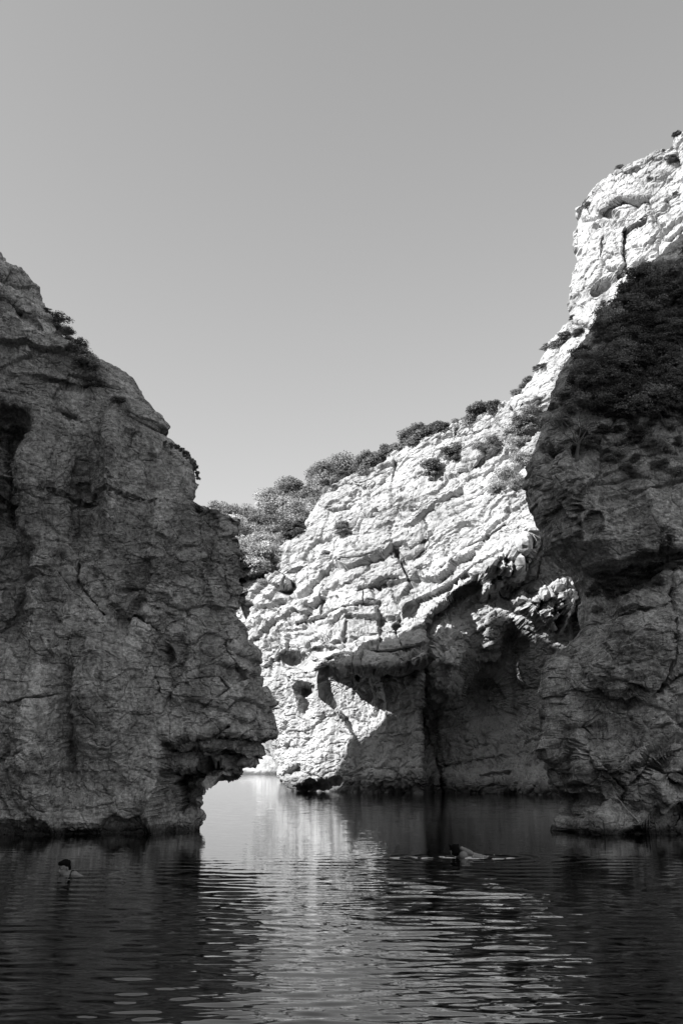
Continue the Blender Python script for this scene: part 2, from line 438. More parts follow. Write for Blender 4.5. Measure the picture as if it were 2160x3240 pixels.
def disp_left(P, px, py):
    D = 0.34*fbm(P, 0.35, 3, 1) + 0.16*fbm(P, (1.3, 1.3, 0.7), 4, 5, ridged=True) + 0.09*fbm(P, 5.0, 3, 9, gain=.7)
    m = sst(-0.45, 0.25, fbm(P, 0.3, 2, 77))
    D += facets(P, 1.6, 0.22, 0.17, 0.09, 21, 0.25)*m + facets(P, 0.42, 0.07, 0.26, 0.035, 31, -0.2)*(0.35+0.65*m)
    upper = sst(1350, 1150, py)
    D += upper*strata_disp(P, -0.15, 0.55, 1.6, 0.30, (0.05, 0.14), 3)
    low = sst(2290, 2350, py)*sst(480, 560, px)
    D += low*strata_disp(P, 0.05, 0.35, 1.4, 0.35, (0.04, 0.12), 8)
    # right-hand blocky edge
    D += sst(660, 740, px)*facets(P, 0.7, 0.25, 0.4, 0.10, 51)
    # pits
    f1, f2, c = worley(P, 1.6, 61)
    D -= 0.22*np.exp(-(f1/0.16)**2)*(c > 0.72)
    return D
left_cliff, PL = loft('sea_cliff', prof_left, Y_left, 1.5, 1, -19.0, 9.0, 3.6, 340, relief_left, disp_left, M['rock_near'])
tag(left_cliff, 'shaded limestone cliff with an overhanging nose and low sea cave, at the left', 'cliff')

# ---- right near cliff
prof_right = [(3300,-600),(2900,-50),(2600,330),(2400,530),(2250,680),(2160,761),(2102,802),(2054,856),(2017,887),(1983,924),(1942,972),(1908,992),(1878,1033),(1847,1074),(1820,1111),(1786,1176),
 (1749,1231),(1732,1282),(1727,1310),(1713,1333),(1713,1372),(1696,1406),(1687,1448),(1668,1469),(1655,1508),(1647,1537),(1649,1567),(1664,1601),
 (1683,1639),(1702,1686),(1715,1733),(1740,1754),(1770,1780),(1791,1797),(1808,1822),(1812,1843),(1825,1865),(1829,1900),(1824,1939),(1826,1994),
 (1805,2026),(1772,2059),(1739,2092),(1725,2131),(1731,2175),(1739,2213),(1725,2246),(1722,2300),(1717,2354),(1720,2386),(1750,2408),(1739,2441),
 (1739,2469),(1755,2496),(1777,2518),(1821,2524),(1794,2535),(1785,2578),(1777,2625)]
def Y_right(x, z):
    return 26.5 + 0.12*np.maximum(z, 0) + 0.65*np.maximum(z-12.5, 0) - 0.15*(x-8)
def relief_right(px, py, P):
    R = np.zeros(px.shape); B = lambda *a: blob(px, py, *a)
    R += 1.3*B(1750, 1432, 38, 16, -0.1) + 0.9*B(1830, 1400, 18, 60, 0.3)
    R -= 0.8*B(1800, 1620, 110, 170) + 0.5*B(1960, 1700, 140, 120) + 1.0*B(1960, 2050, 160, 170)
    # break below the upper bulge, filled with shrubs
    R += 1.4*poly_in(px, py, [(1850,1800),(1950,1790),(2040,1760),(2160,1740),(2160,1800),(2080,1840),(2040,1850),(1960,1900),(1900,1960),(1850,1940)], 16)
    R -= 0.5*B(2120, 1750, 35, 90)
    R += 0.5*B(1850, 1680, 25, 40) + 0.35*B(2010, 1640, 60, 22, -0.3)
    # lower boulders and dark hollows at the foot
    R += 1.5*B(1785, 2470, 42, 48) + 0.9*B(1850, 2300, 28, 20) + 0.7*B(1800, 2350, 30, 60)
    R -= 0.5*B(1880, 2420, 70, 60) + 0.5*B(2050, 2430, 110, 80, -0.4) + 0.5*B(2130, 2450, 80, 80)
    R -= 1.1*B(1850, 2590, 80, 50, -0.3)
    R += 0.8*B(2060, 2570, 60, 25)
    for pts, w, d in [([(1860,1980),(1980,1950),(2080,1925),(2160,1880)], 5, .4), ([(2120,1870),(2100,2000),(2110,2100),(2080,2200)], 6, .45),
                      ([(1980,2240),(2060,2200),(2160,2130)], 6, .5), ([(1855,1400),(1900,1390),(1950,1330)], 6, .3), ([(1900,1590),(2000,1560),(2160,1520)], 5, .2),
                      ([(1800,2050),(1790,2200),(1770,2260)], 7, .3), ([(1990,2480),(2060,2400),(2160,2370)], 6, .5), ([(1790,2530),(1880,2525),(1960,2545),(2100,2540)], 6, .5),
                      ([(1900,2420),(1980,2500),(1960,2540)], 6, .35), ([(1735,1600),(1760,1700),(1800,1760)], 6, .3), ([(2100,1700),(2110,1800)], 5, .3)]:
        R += d*np.exp(-(seg_dist(px, py, pts)/w)**2)
    return R
def disp_right(P, px, py):
    D = 0.32*fbm(P, 0.35, 3, 101) + 0.14*fbm(P, (1.2, 1.2, 0.7), 4, 105, ridged=True) + 0.09*fbm(P, 5.0, 3, 109, gain=.7)
    m = sst(-0.45, 0.25, fbm(P, 0.3, 2, 177)); low = sst(2150, 2330, py)
    D += facets(P, 1.7, 0.25, 0.18, 0.11, 121, 0.35)*(m+low*0.7) + facets(P, 0.45, 0.08, 0.28, 0.04, 131, 0.3)*(0.4+0.6*m+0.3*low)
    # fluted left edge
    D += sst(1880, 1760, px)*0.20*fbm(P, (2.4, 2.4, 0.4), 4, 151, ridged=True)
    D += sst(1850, 1700, px)*sst(2000, 2100, py)*0.25*fbm(P, (1.6, 1.6, 1.2), 3, 155, ridged=True)
    return D
right_cliff, PR = loft('sea_cliff', prof_right, Y_right, 1.6, -1, 30.0, 12.0, 3.6, 330, relief_right, disp_right, M['rock_right'])
tag(right_cliff, 'shaded grey cliff at the right with dark shrubs covering its upper slope', 'cliff')

# ---- sunlit middle cliff
prof_mid = [(2500,330),(2300,380),(2160,417),(2109,412),(2082,421),(2078,429),(2044,436),(2031,441),(2014,448),(1976,448),(1949,449),(1942,458),(1941,479),(1947,497),(1920,506),(1905,533),
 (1895,564),(1881,598),(1864,618),(1847,633),(1837,652),(1821,656),(1821,664),(1835,669),(1830,700),(1818,720),(1815,795),(1820,815),(1806,846),
 (1796,890),(1782,938),(1780,958),(1791,989),(1796,1016),(1796,1028),(1776,1041),(1767,1053),(1750,1085),(1728,1104),(1721,1128),(1697,1159),(1690,1180),
 (1676,1220),(1644,1246),(1593,1303),(1590,1322),(1523,1338),(1497,1348),(1446,1349),(1389,1357),(1384,1386),(1338,1408),(1330,1424),(1287,1427),(1255,1434),(1217,1450),
 (1207,1475),(1197,1501),(1146,1514),(1083,1542),(1057,1555),(1019,1574),(1009,1590),(997,1606),(987,1628),(966,1654),(975,1686),(910,1724),
 (859,1775),(850,1820),(834,1840),(780,1853),(758,1879),(740,1911),(732,1950),(732,2050),(760,2100),(795,2200),(835,2300),(860,2349),(865,2372),(870,2393),(880,2423),(875,2439),(877,2454),(891,2472),(902,2497)]
def Y_mid(x, z):
    z = np.maximum(z, 0)
    L = 0.04*z + 0.42*np.maximum(z-11, 0) - 0.26*np.maximum(z-30, 0)
    return 75.5 - 0.88*x + L + 0.16*np.maximum(12-z, 0)*sst(1.5, 5.0, x)
def relief_mid(px, py, P):
    R = np.zeros(px.shape); B = lambda *a: blob(px, py, *a)
    # overhang under the bedding, lower left
    A = poly_in(px, py, [(1005,2125),(1120,2128),(1230,2128),(1345,2105),(1420,2105),(1420,2560),(1130,2560),(1128,2330),(1075,2245),(1015,2200)], 10)
    R += A*(0.5 + 1.1*sst(2120, 2235, py) - 0.8*sst(2240, 2330, py) - 0.4*sst(2330, 2500, py))
    R -= 4.2*poly_in(px, py, [(965,2125),(985,1980),(1345,1970),(1345,2108),(1230,2134),(1120,2140)], 8)*sst(1955, 2120, py)*sst(965, 1015, px)
    # the big diagonal overhang on the right
    Bm = poly_in(px, py, [(1335,1995),(1372,1935),(1440,1880),(1500,1835),(1560,1818),(1640,1830),(1700,1700),(1900,1650),(1900,2560),(1345,2560)], 12)
    dl = np.clip((py - (2010 - (px-1335)*0.62))/260, 0, 1)
    R += Bm*(3.0 + 3.2*dl - 2.8*sst(2250, 2500, py))
    R += 4.5*B(1620, 2170, 95, 110, -0.4) + 3.5*B(1680, 2000, 60, 60, -0.6)
    R -= 5.2*B(1405, 2120, 75, 140, 0.15)
    R -= 1.2*B(1790, 2010, 60, 120) + 2.0*B(1760, 2500, 80, 60)
    R -= 1.6*B(1560, 2490, 160, 50) + 1.0*B(1250, 2440, 120, 60)
    # knobbly sunlit pieces that stand out of the recess
    kn = fbm(P, 1.3, 3, 300)
    R -= (3.0 + 1.2*kn)*poly_in(px, py, [(1512,1800),(1540,1770),(1600,1760),(1650,1700),(1690,1690),(1672,1750),(1640,1800),(1590,1850),(1540,1862)], 20)*sst(-0.5, 0.1, kn)
    R -= (3.2 + 1.2*kn)*poly_in(px, py, [(1640,1890),(1690,1858),(1760,1835),(1830,1818),(1850,1900),(1820,1960),(1740,1950),(1690,1935)], 20)*sst(-0.5, 0.1, kn)
    # small overhangs on the left
    R -= 1.5*poly_in(px, py, [(838,1828),(892,1812),(905,1835),(925,1860),(880,1858)], 6)
    R += 1.2*B(905, 1866, 26, 16, 0.4) + 1.0*B(930, 1855, 18, 25)
    R += 1.8*B(930, 2085, 34, 10, 0.2) + 1.4*B(1010, 2060, 40, 9, -0.1) + 2.0*B(955, 2180, 24, 12, 0.3) + 1.6*B(960, 2215, 12, 40)
    R += 1.3*B(880, 2405, 12, 55) + 1.5*B(925, 2440, 32, 12, -0.4) + 2.0*B(1000, 2490, 70, 16, -0.2)
    R += 1.2*poly_in(px, py, [(1278,1912),(1316,1905),(1322,1962),(1280,1958)], 5) + 1.2*B(1255, 1990, 10, 22) + 0.8*B(1340, 1800, 25, 14)
    R += 1.4*B(1170, 1640, 28, 12) + 0.8*B(1060, 1770, 30, 18, 0.5) + 0.9*B(1320, 1760, 45, 16, -0.4) + 0.9*B(1340, 1718, 40, 10, -0.5)
    # grooves on the pinnacle
    R += 1.5*np.exp(-(seg_dist(px, py, [(1985,725),(1978,790),(1984,830),(1968,862)])/9)**2)
    R += 1.2*np.exp(-(seg_dist(px, py, [(1985,725),(2010,712),(2045,692)])/5)**2)
    R += 2.0*B(1915, 895, 45, 14, -0.5) + 1.5*B(1820, 940, 22, 7, -0.3) + 1.4*B(1800, 985, 16, 8, -0.8) + 1.3*B(2108, 440, 12, 22) + 1.4*B(1870, 655, 14, 26, -.4) + 1.2*B(1925, 668, 26, 5)
    for pts, w, d in [([(892,1812),(950,1799),(1004,1790)],4,.9), ([(1129,1862),(1213,1844),(1298,1835)],4,.9), ([(1231,1674),(1254,1750),(1298,1835)],5,1.0),
        ([(941,1973),(1030,1942),(1088,1920),(1146,1906),(1182,1906)],3.5,.7), ([(1093,1946),(1191,1955),(1262,1958)],4,.8), ([(1035,2027),(1088,2016),(1146,2013),(1213,2013),(1325,2009)],4,.8),
        ([(1030,2080),(1120,2083),(1227,2080),(1325,2062)],4.5,1.0), ([(1191,1906),(1204,1955),(1204,2013),(1191,2080)],5,.9), ([(1008,1603),(1057,1614),(1115,1607)],5,1.0),
        ([(1298,1687),(1400,1629),(1560,1545)],4,.7), ([(1312,1902),(1392,1866),(1440,1840),(1500,1790),(1600,1740)],5,.9), ([(1330,1560),(1440,1500),(1520,1470),(1590,1410)],7,1.0),
        ([(1250,1450),(1245,1520),(1230,1600)],4,.6), ([(1384,1386),(1440,1386),(1560,1360)],4,.8), ([(1446,1349),(1440,1385)],4,.7), ([(1497,1348),(1505,1380)],4,.8), ([(1100,1530),(1160,1545),(1230,1530)],3.5,.6),
        ([(1370,2250),(1385,2330),(1402,2400),(1420,2515)],6,1.4), ([(1430,2425),(1520,2410),(1620,2390)],6,1.0), ([(1430,2230),(1520,2215),(1600,2190)],5,.7), ([(1540,2455),(1640,2440)],5,.8),
        ([(1090,1385+300),(1140,1700),(1200,1690)],3.5,.6), ([(1400,1800),(1470,1735),(1540,1700),(1600,1660)],4,.7), ([(1120,2083),(1118,2150)],4,.7), ([(1905,540),(1960,548),(2020,536)],4,.8),
        ([(1947,497),(2010,500),(2040,470)],4,.8), ([(1860,680),(1900,700),(1960,700)],4,.6), ([(1780,958),(1850,950),(1880,930)],4,.6), ([(1865,735),(1862,720),(1900,700)],4,.6), ([(1905,745),(1903,810)],4,.6),
        ([(1767,1053),(1830,1040),(1870,1020)],5,.8), ([(1593,1303),(1660,1290)],5,.7), ([(1150,1850),(1150,1905)],3,.4), ([(1020,1850),(1010,1940)],3,.4), ([(1090,1960),(1085,2016)],3.5,.5), ([(1262,1960),(1250,2013),(1265,2060)],4.5,.8)]:
        R += d*np.exp(-(seg_dist(px, py, pts)/w)**2)
    return R
def disp_mid(P, px, py):
    lit = sst(2150, 2050, py + 0.45*(px-1330)*(px > 1330))
    D = 0.8*fbm(P, 0.13, 3, 201) + 0.10*fbm(P, (0.5, 0.5, 0.4), 3, 205, ridged=True) + 0.06*fbm(P, 3.0, 3, 209, gain=.7)
    st1 = strata_disp(P, 0.16, 1.7, 3.6, 0.50, (0.11, 0.60), 13, yaw=-0.72) + 0.5*strata_disp(P, 0.12, 0.62, 1.7, 0.22, (0.06, 0.22), 14, yaw=-0.72)
    st2 = strata_disp(P, 0.50, 1.6, 6.5, 0.50, (0.09, 0.45), 16, yaw=-0.72) + 0.35*strata_disp(P, 0.48, 0.55, 2.6, 0.20, (0.06, 0.20), 17, yaw=-0.72)
    pin = sst(1250, 1100, py); k = sst(1230, 1330, px)*(1-pin)
    D += (st1*(1-k) + st2*k)*(0.35 + 0.65*lit)*(1-0.6*pin)
    D += facets(P, 3.4, 0.65, 0.12, 0.30, 221, 0.2, -0.72, (1.2, 1, 1.3))*(0.2+0.8*pin) + facets(P, 1.15, 0.15, 0.12, 0.11, 231, 0.22, -0.72, (1.8, 1, 0.8))*(0.5+0.7*sst(-0.2, 0.3, fbm(P, 0.2, 2, 277)))
    D += facets(P, 0.42, 0.05, 0.20, 0.025, 235, 0.2, -0.72)
    D += (1-lit)*(0.35*fbm(P, (0.8, 0.8, 0.12), 4, 241, ridged=True))
    # crumbly left end
    D += sst(960, 860, px)*facets(P, 1.4, 0.35, 0.28, 0.15, 251)
    f1, f2, c = worley(P, 0.6, 261)
    D -= 0.7*np.exp(-(f1/0.18)**2)*(c > 0.7)
    return D
mid_cliff, PM = loft('sea_cliff', prof_mid, Y_mid, 3.2, -1, 52.0, 26.0, 3.2, 680, relief_mid, disp_mid, M['rock_mid'])
tag(mid_cliff, 'tall sunlit white limestone cliff with bedding cracks across the inlet, pinnacle at its right', 'cliff')

def surf_pt(PA, px, py, ncol, back=0.0):
    """point of a finished cliff front nearest to a photo pixel"""
    G = PA[:, :ncol]
    qx, qy = proj(G)
    d = (qx-px)**2 + (qy-py)**2 + 0.0
    i = np.argmin(d); p = G.reshape(-1, 3)[i]
    return Vector(p)

# ------------------------------------------------------------------ far headland and hills
def rough_block(name, P, mat, disp, side_flip=False):
    du = np.gradient(P, axis=1); dv = np.gradient(P, axis=0)
    n = np.cross(du, dv); n /= np.maximum(np.linalg.norm(n, axis=-1, keepdims=True), 1e-9)
    P = P + n*disp(P)[..., None]
    return mk_mesh(name, P, grid_quads(*P.shape[:2]), mat)

def far_headland():
    Y = 330.0
    xs = np.linspace(-48, 60, 170); zs = np.linspace(0, 1, 70)
    top = np.interp(xs, [-48, -40, -36, -30, -27.5, -25, -23.5, -22, 10, 60], [0.4, 1.2, 1.7, 1.9, 2.6, 6.5, 10.5, 13.0, 40, 60])
    X, T = np.meshgrid(xs, zs)
    Z = -0.5 + (top[None, :]+0.5)*np.minimum(T*1.6, 1)
    Yy = Y + 6*np.sin(X*0.12) + 14*T**1.5 + 30*np.maximum(T-0.62, 0)
    P = np.stack([X, Yy, Z], -1)
    return rough_block('far_headland', P, M['rock_far'], lambda P: 1.0*fbm(P, 0.2, 5, 400, ridged=True)*np.clip(P[..., 2]/4, 0.15, 1))
o = far_headland(); tag(o, 'distant pale rocky shore seen low through the gap beneath the left overhang', 'headland'); 

def hill_z(x, y):
    z = 16.0 + (np.minimum(y, 112)-88)*0.60 + (x+12)*0.26 - np.maximum(y-112, 0)*0.5
    return z + 1.2*np.sin(x*0.35+y*0.2) 
nw = 26
yy = np.linspace(85.5, 165, 110)[:, None]
edge = np.interp(yy, [82, 112, 165], [-8.6, -13.2, -17])
cc = np.linspace(0, 1, 100)[None, :]
xt = edge + (60-edge)*cc; yt = yy + 0*cc; zt = hill_z(xt, yt); xt = xt + np.clip(15-zt, 0, 20)*0.42*(1-cc)
ww = np.linspace(0, 1, nw)[None, :-1]
zw = -2 + (zt[:, :1]+2)*ww; xw = edge + np.clip(15-zw, 0, 20)*0.50 + 0*ww; yw = yy + 0*ww
P = np.stack([np.c_[xw, xt], np.c_[yw, yt], np.c_[zw, zt]], -1)
D = fbm(P, 0.35, 5, 500, ridged=True); P[..., 0] += D*np.r_[np.full(nw-1, 0.9), np.zeros(100)][None, :]; P[..., 2] += 0.5*D*np.r_[np.zeros(nw-1), np.ones(100)][None, :]
def hill_mat():
    m = rock_mat('hill_rock_and_soil', 0.46, fine=1.2, bump=0.2, stain=0.3, lichen=0.1, tide=1.0)
    t = m.node_tree; b = t.nodes['Principled BSDF']; src = b.inputs['Base Color'].links[0].from_socket
    g = t.nodes.new('ShaderNodeNewGeometry'); sx = t.nodes.new('ShaderNodeSeparateXYZ'); t.links.new(g.outputs['Normal'], sx.inputs[0])
    k = ramp(t, sx.outputs[2], 0.2, 0.4); mx = t.nodes.new('ShaderNodeMix'); mx.data_type = 'FLOAT'
    t.links.new(k, mx.inputs[0]); t.links.new(src, mx.inputs[2]); mx.inputs[3].default_value = 0.12
    t.links.new(mx.outputs[0], b.inputs['Base Color']); return m
o = mk_mesh('hill', P, grid_quads(*P.shape[:2]), hill_mat()); tag(o, kind='structure')

# unseen hill added off to the left, ridge shaped from the wanted shadow edges
def ridge_pt(px, py, dY=0.0):
    a, b = ray(px, py); Y = 65.0
    for _ in range(40): Y = 0.5*Y + 0.5*float(Y_mid(a*Y, CAMZ+b*Y))
    Y += dY; X, Z = float(a)*Y, CAMZ+float(b)*Y; k = (X+33.0)/(-SUN.x)
    return (Y+SUN.y*k, Z+SUN.z*k)
ridge = sorted([ridge_pt(*q) for q in [(1860,1925),(1780,1925),(1700,1915),(1620,1890),(1560,1865),(1440,1888),(1350,1982),(1670,1985,6),(1690,2000,5),(1335,2110,0.5),(1200,2160,0.5),(1122,2250,-0.2)]])
ridge = [(-60, 58), (-20, 68), (20, 72)] + [r_ for r_ in ridge if r_[0] > 22] + [(ridge[-1][0]+0.8, 14), (ridge[-1][0]+3, 2), (90, -3)]
print('ridge', ridge)
ry = np.r_[np.linspace(-60, 40, 60)[:-1], np.linspace(40, 80, 160)]; rz = np.interp(ry, *zip(*ridge))
u = np.linspace(0, 1, 60)
Yg, U = np.meshgrid(ry, u, indexing='ij')
xr = -33.0; foot = -0.37*np.maximum(Yg, 10) - 5.5
Xg = np.where(U < 0.5, foot + (np.minimum(xr, foot-3)-foot)*(U/0.5), np.minimum(xr, foot-3) - (U-0.5)*2*60)
Zg = np.where(U < 0.5, -1 + (rz[:, None]+1)*(U/0.5)**0.8, rz[:, None]*(1-(U-0.5)*2*0.5))
P = np.stack([Xg, Yg, Zg], -1)
D = 1.2*fbm(P, 0.15, 4, 600, ridged=True) + 0.4*fbm(P, 0.8, 3, 610)
P[..., 2] += D*0.6; P[..., 0] -= np.abs(D)*0.6
o = mk_mesh('shade_hillside', P, grid_quads(*Xg.shape)[:, ::-1], M['rock_near']); tag(o, kind='structure')

# ------------------------------------------------------------------ water
def make_water():
    d = [1.2]
    while d[-1] < 4.5: d.append(d[-1]+0.08)
    while d[-1] < 45: d.append(d[-1] + max(0.012, d[-1]**2/(994*1.6)*0.62))
    while d[-1] < 6000: d.append(d[-1]*1.03+0.2)
    d = np.array(d)
    a = np.r_[np.linspace(-math.pi, -0.42, 60)[:-1], np.linspace(-0.42, 0.42, 760), np.linspace(0.42, math.pi, 60)[1:]]
    Dg, A = np.meshgrid(d, a, indexing='ij')
    X = Dg*np.sin(A); Yy = Dg*np.cos(A)
    sp = np.gradient(d)[:, None]
    asp = np.gradient(a)[None, :]*Dg
    Z = np.zeros_like(X); r = np.random.default_rng(11)
    for i in range(90):
        lam = 0.10*(7.0**r.random()); th = r.normal(0, 0.26) + 0.05
        k = 2*math.pi/lam; ph = r.random()*6.28
        amp = 0.0021*lam*(1.3 if lam < 0.4 else 0.7)
        w = sst(2.2, 4.5, lam/np.maximum(sp, 1e-3))*sst(2.0, 4.0, lam/np.maximum(asp*abs(math.sin(th)) + 1e-3, 1e-3))
        Z += w*amp*np.sin(k*(X*math.sin(th)+Yy*math.cos(th))+ph)
    # patches of calmer and livelier water
    Pn = np.stack([X*0.5, Yy*0.22, 0*X], -1)
    Z *= 0.55 + 0.75*sst(-0.5, 0.6, fbm(Pn, 1.0, 2, 700))
    for (sx, sy, amp) in SWIM:
        rr = np.hypot((X-sx)*0.75, (Yy-sy))
        Z += amp*np.sin(rr*2*math.pi/0.36+0.8*np.sin(X*7))*np.exp(-rr/0.7)*sst(0.0, 0.25, rr)
    P = np.stack([X, Yy, Z], -1)
    Q = grid_quads(*X.shape)
    m, t, b = new_mat('sea_water')
    geo = t.nodes.new('ShaderNodeNewGeometry'); pos = geo.outputs['Position']
    ln = t.nodes.new('ShaderNodeVectorMath'); ln.operation = 'LENGTH'; t.links.new(pos, ln.inputs[0])
    far = ramp(t, ln.outputs['Value'], 8, 45)
    n1 = noise_n(t, pos, 1.0, 3, 0.6, mscale=(2.2, 6.0, 1)); n2 = noise_n(t, pos, 1.0, 2, 0.5, mscale=(0.12, 0.35, 1), off=(3, 1, 0))
    n3 = noise_n(t, pos, 1.0, 2, 0.5, mscale=(9, 22, 1))
    s1 = t.nodes.new('ShaderNodeSeparateColor'); t.links.new(n1.outputs['Color'], s1.inputs[0])
    s3 = t.nodes.new('ShaderNodeSeparateColor'); t.links.new(n3.outputs['Color'], s3.inputs[0])
    patch = ramp(t, n2.outputs[0], 0.35, 0.65, 0.55, 1.25)
    ampy = math_n(t, 'MULTIPLY', math_n(t, 'MULTIPLY_ADD', far, 0.06, 0.03), patch)
    ampx = math_n(t, 'MULTIPLY', math_n(t, 'MULTIPLY_ADD', far, 0.10, 0.012), patch)
    sx = math_n(t, 'MULTIPLY', math_n(t, 'SUBTRACT', s1.outputs[0], 0.5), ampx)
    sy = math_n(t, 'MULTIPLY', math_n(t, 'SUBTRACT', s1.outputs[1], 0.5), ampy)
    sy = math_n(t, 'MULTIPLY_ADD', math_n(t, 'SUBTRACT', s3.outputs[1], 0.5), 0.06, sy)
    cb = t.nodes.new('ShaderNodeCombineXYZ'); t.links.new(sx, cb.inputs[0]); t.links.new(sy, cb.inputs[1])
    ad = t.nodes.new('ShaderNodeVectorMath'); ad.operation = 'ADD'; t.links.new(geo.outputs['Normal'], ad.inputs[0]); t.links.new(cb.outputs[0], ad.inputs[1])
    nm = t.nodes.new('ShaderNodeVectorMath'); nm.operation = 'NORMALIZE'; t.links.new(ad.outputs[0], nm.inputs[0])
    t.links.new(nm.outputs[0], b.inputs['Normal'])
    bed = noise_n(t, pos, 1.4, 5, 0.6).outputs[0]
    t.links.new(ramp(t, bed, 0.42, 0.75, 0.001, 0.006), b.inputs['Base Color'])
    b.inputs['Roughness'].default_value = 0.03; b.inputs['IOR'].default_value = 1.95
    o = mk_mesh('water', P, Q[:, ::-1], m); tag(o, kind='structure')
    return o
s_left = on_water(212, 2768); s_right = on_water(1440, 2712)
SWIM = [(s_left.x, s_left.y, 0.006), (s_right.x+0.15, s_right.y, 0.020)]
make_water()

# ------------------------------------------------------------------ foliage
def leaf_cloud(centers, radii, nper, size, flat=0.85, jitter=0.35, seed=1, elong=1.8):
    r = np.random.default_rng(seed)
    Vs = []; 
    for c, rad, n in zip(centers, radii, nper):
        d = r.normal(size=(n, 3)); d /= np.linalg.norm(d, axis=1, keepdims=True)
        d[:, 2] = np.where(d[:, 2] < -0.3, -d[:, 2], d[:, 2])
        rr = rad*(0.45+0.75*r.random((n, 1))**1.1)
        p = np.array(c) + d*rr*np.array([1, 1, flat])
        nrm = d + jitter*2*r.normal(size=(n, 3)); nrm /= np.linalg.norm(nrm, axis=1, keepdims=True)
        t = np.cross(nrm, r.normal(size=(n, 3))); t /= np.linalg.norm(t, axis=1, keepdims=True)
        b = np.cross(nrm, t)
        s = size*(0.6+0.8*r.random((n, 1)))
        q = np.stack([p-t*s*elong/2, p+b*s/2, p+t*s*elong/2, p-b*s/2], 1)
        Vs.append(q)
    V = np.concatenate(Vs, 0); n = len(V)
    return V.reshape(-1, 3), np.arange(n*4).reshape(-1, 4)

def tube_mesh(paths, ns=6):
    """paths: list of list of (point, radius)"""
    V = []; Q = []; b0 = 0
    for path in paths:
        n = len(path)
        for i, (p, rad) in enumerate(path):
            p = Vector(p); a = Vector(path[max(i-1, 0)][0]); c = Vector(path[min(i+1, n-1)][0]); d = (c-a).normalized()
            u = d.orthogonal().normalized(); w = d.cross(u)
            for k in range(ns):
                an = 2*math.pi*k/ns; V.append(p + (u*math.cos(an)+w*math.sin(an))*rad)
        for i in range(n-1):
            for k in range(ns):
                Q.append((b0+i*ns+k, b0+i*ns+(k+1) % ns, b0+(i+1)*ns+(k+1) % ns, b0+(i+1)*ns+k))
        b0 += n*ns
    return np.array([tuple(v) for v in V]), np.array(Q)

def limb(p0, p1, r0, r1, n=6, wob=0.06, rnd=random):
    p0 = Vector(p0); p1 = Vector(p1); L = (p1-p0).length; out = []
    for i in range(n):
        t = i/(n-1); p = p0.lerp(p1, t)
        if 0 < i: p = p + Vector((rnd.uniform(-1, 1), rnd.uniform(-1, 1), rnd.uniform(-.5, .5)))*wob*L*t
        out.append((p, r0+(r1-r0)*t))
    return out

def make_plant(name, crown_name, stem_name, h, w, nclump, nleaf, leaf, mat, seed, crown_lo=0.35, trunk=0.09, clumpr=0.3):
    """plant of height h and crown width w, base at the origin"""
    rnd = random.Random(seed); root = empty(name, (0, 0, 0))
    cen = []; rad = []
    for i in range(nclump):
        a = rnd.uniform(0, 6.28); q = math.sqrt(rnd.random()); t = rnd.random()
        rr = 0.5*w*(1-clumpr*0.9)*q*(1-0.55*max(0, t-0.35))
        cen.append((rr*math.cos(a), rr*math.sin(a), h*(crown_lo+(0.96-crown_lo)*t)-0.1*w)); rad.append(w*clumpr*rnd.uniform(0.35, 1.0))
    V, Q = leaf_cloud(cen, rad, [max(20, int(nleaf/nclump*(x/(w*clumpr))**1.5*1.3)) for x in rad], leaf, seed=seed)
    V2 = V; crown = mk_mesh(crown_name, V2, Q, mat, root, smooth=False)
    paths = [limb((0, 0, -0.3*h*0.4), (rnd.uniform(-.1, .1)*w, rnd.uniform(-.1, .1)*w, h*0.75), trunk, trunk*0.35)]
    base = paths[0]
    for c in cen[:10]:
        s = base[rnd.choice((1, 2, 3))]
        paths.append(limb(s[0], c, s[1]*0.6, 0.01, 5))
    TV, TQ = tube_mesh(paths); mk_mesh(stem_name, TV, TQ, M['bark'], root)
    return root

def copy_tree(o, parent=None):
    c = o.copy(); C.objects.link(c); c.parent = parent
    for ch in o.children: copy_tree(ch, c)
    return c

class Kit:
    def __init__(s, protos): s.p = protos; s.used = [False]*len(protos); s.i = 0
    def put(s, loc, sc_, rz, label, cat, group, sz=None):
        k = s.i % len(s.p); s.i += 1
        if s.used[k]: o = copy_tree(s.p[k])
        else: o = s.p[k]; s.used[k] = True
        o.location = loc; o.rotation_euler = (0, 0, rz); o.scale = (sc_*random.uniform(0.8, 1.3), sc_*random.uniform(0.8, 1.2), (sz or sc_)*random.uniform(0.75, 1.1))
        for key in ('label', 'category', 'group'):
            if key in o: del o[key]
        tag(o, label, cat, group); return o
    def clean(s):
        for u_, p in zip(s.used, s.p):
            if not u_:
                for ch in list(p.children): bpy.data.objects.remove(ch)
                bpy.data.objects.remove(p)

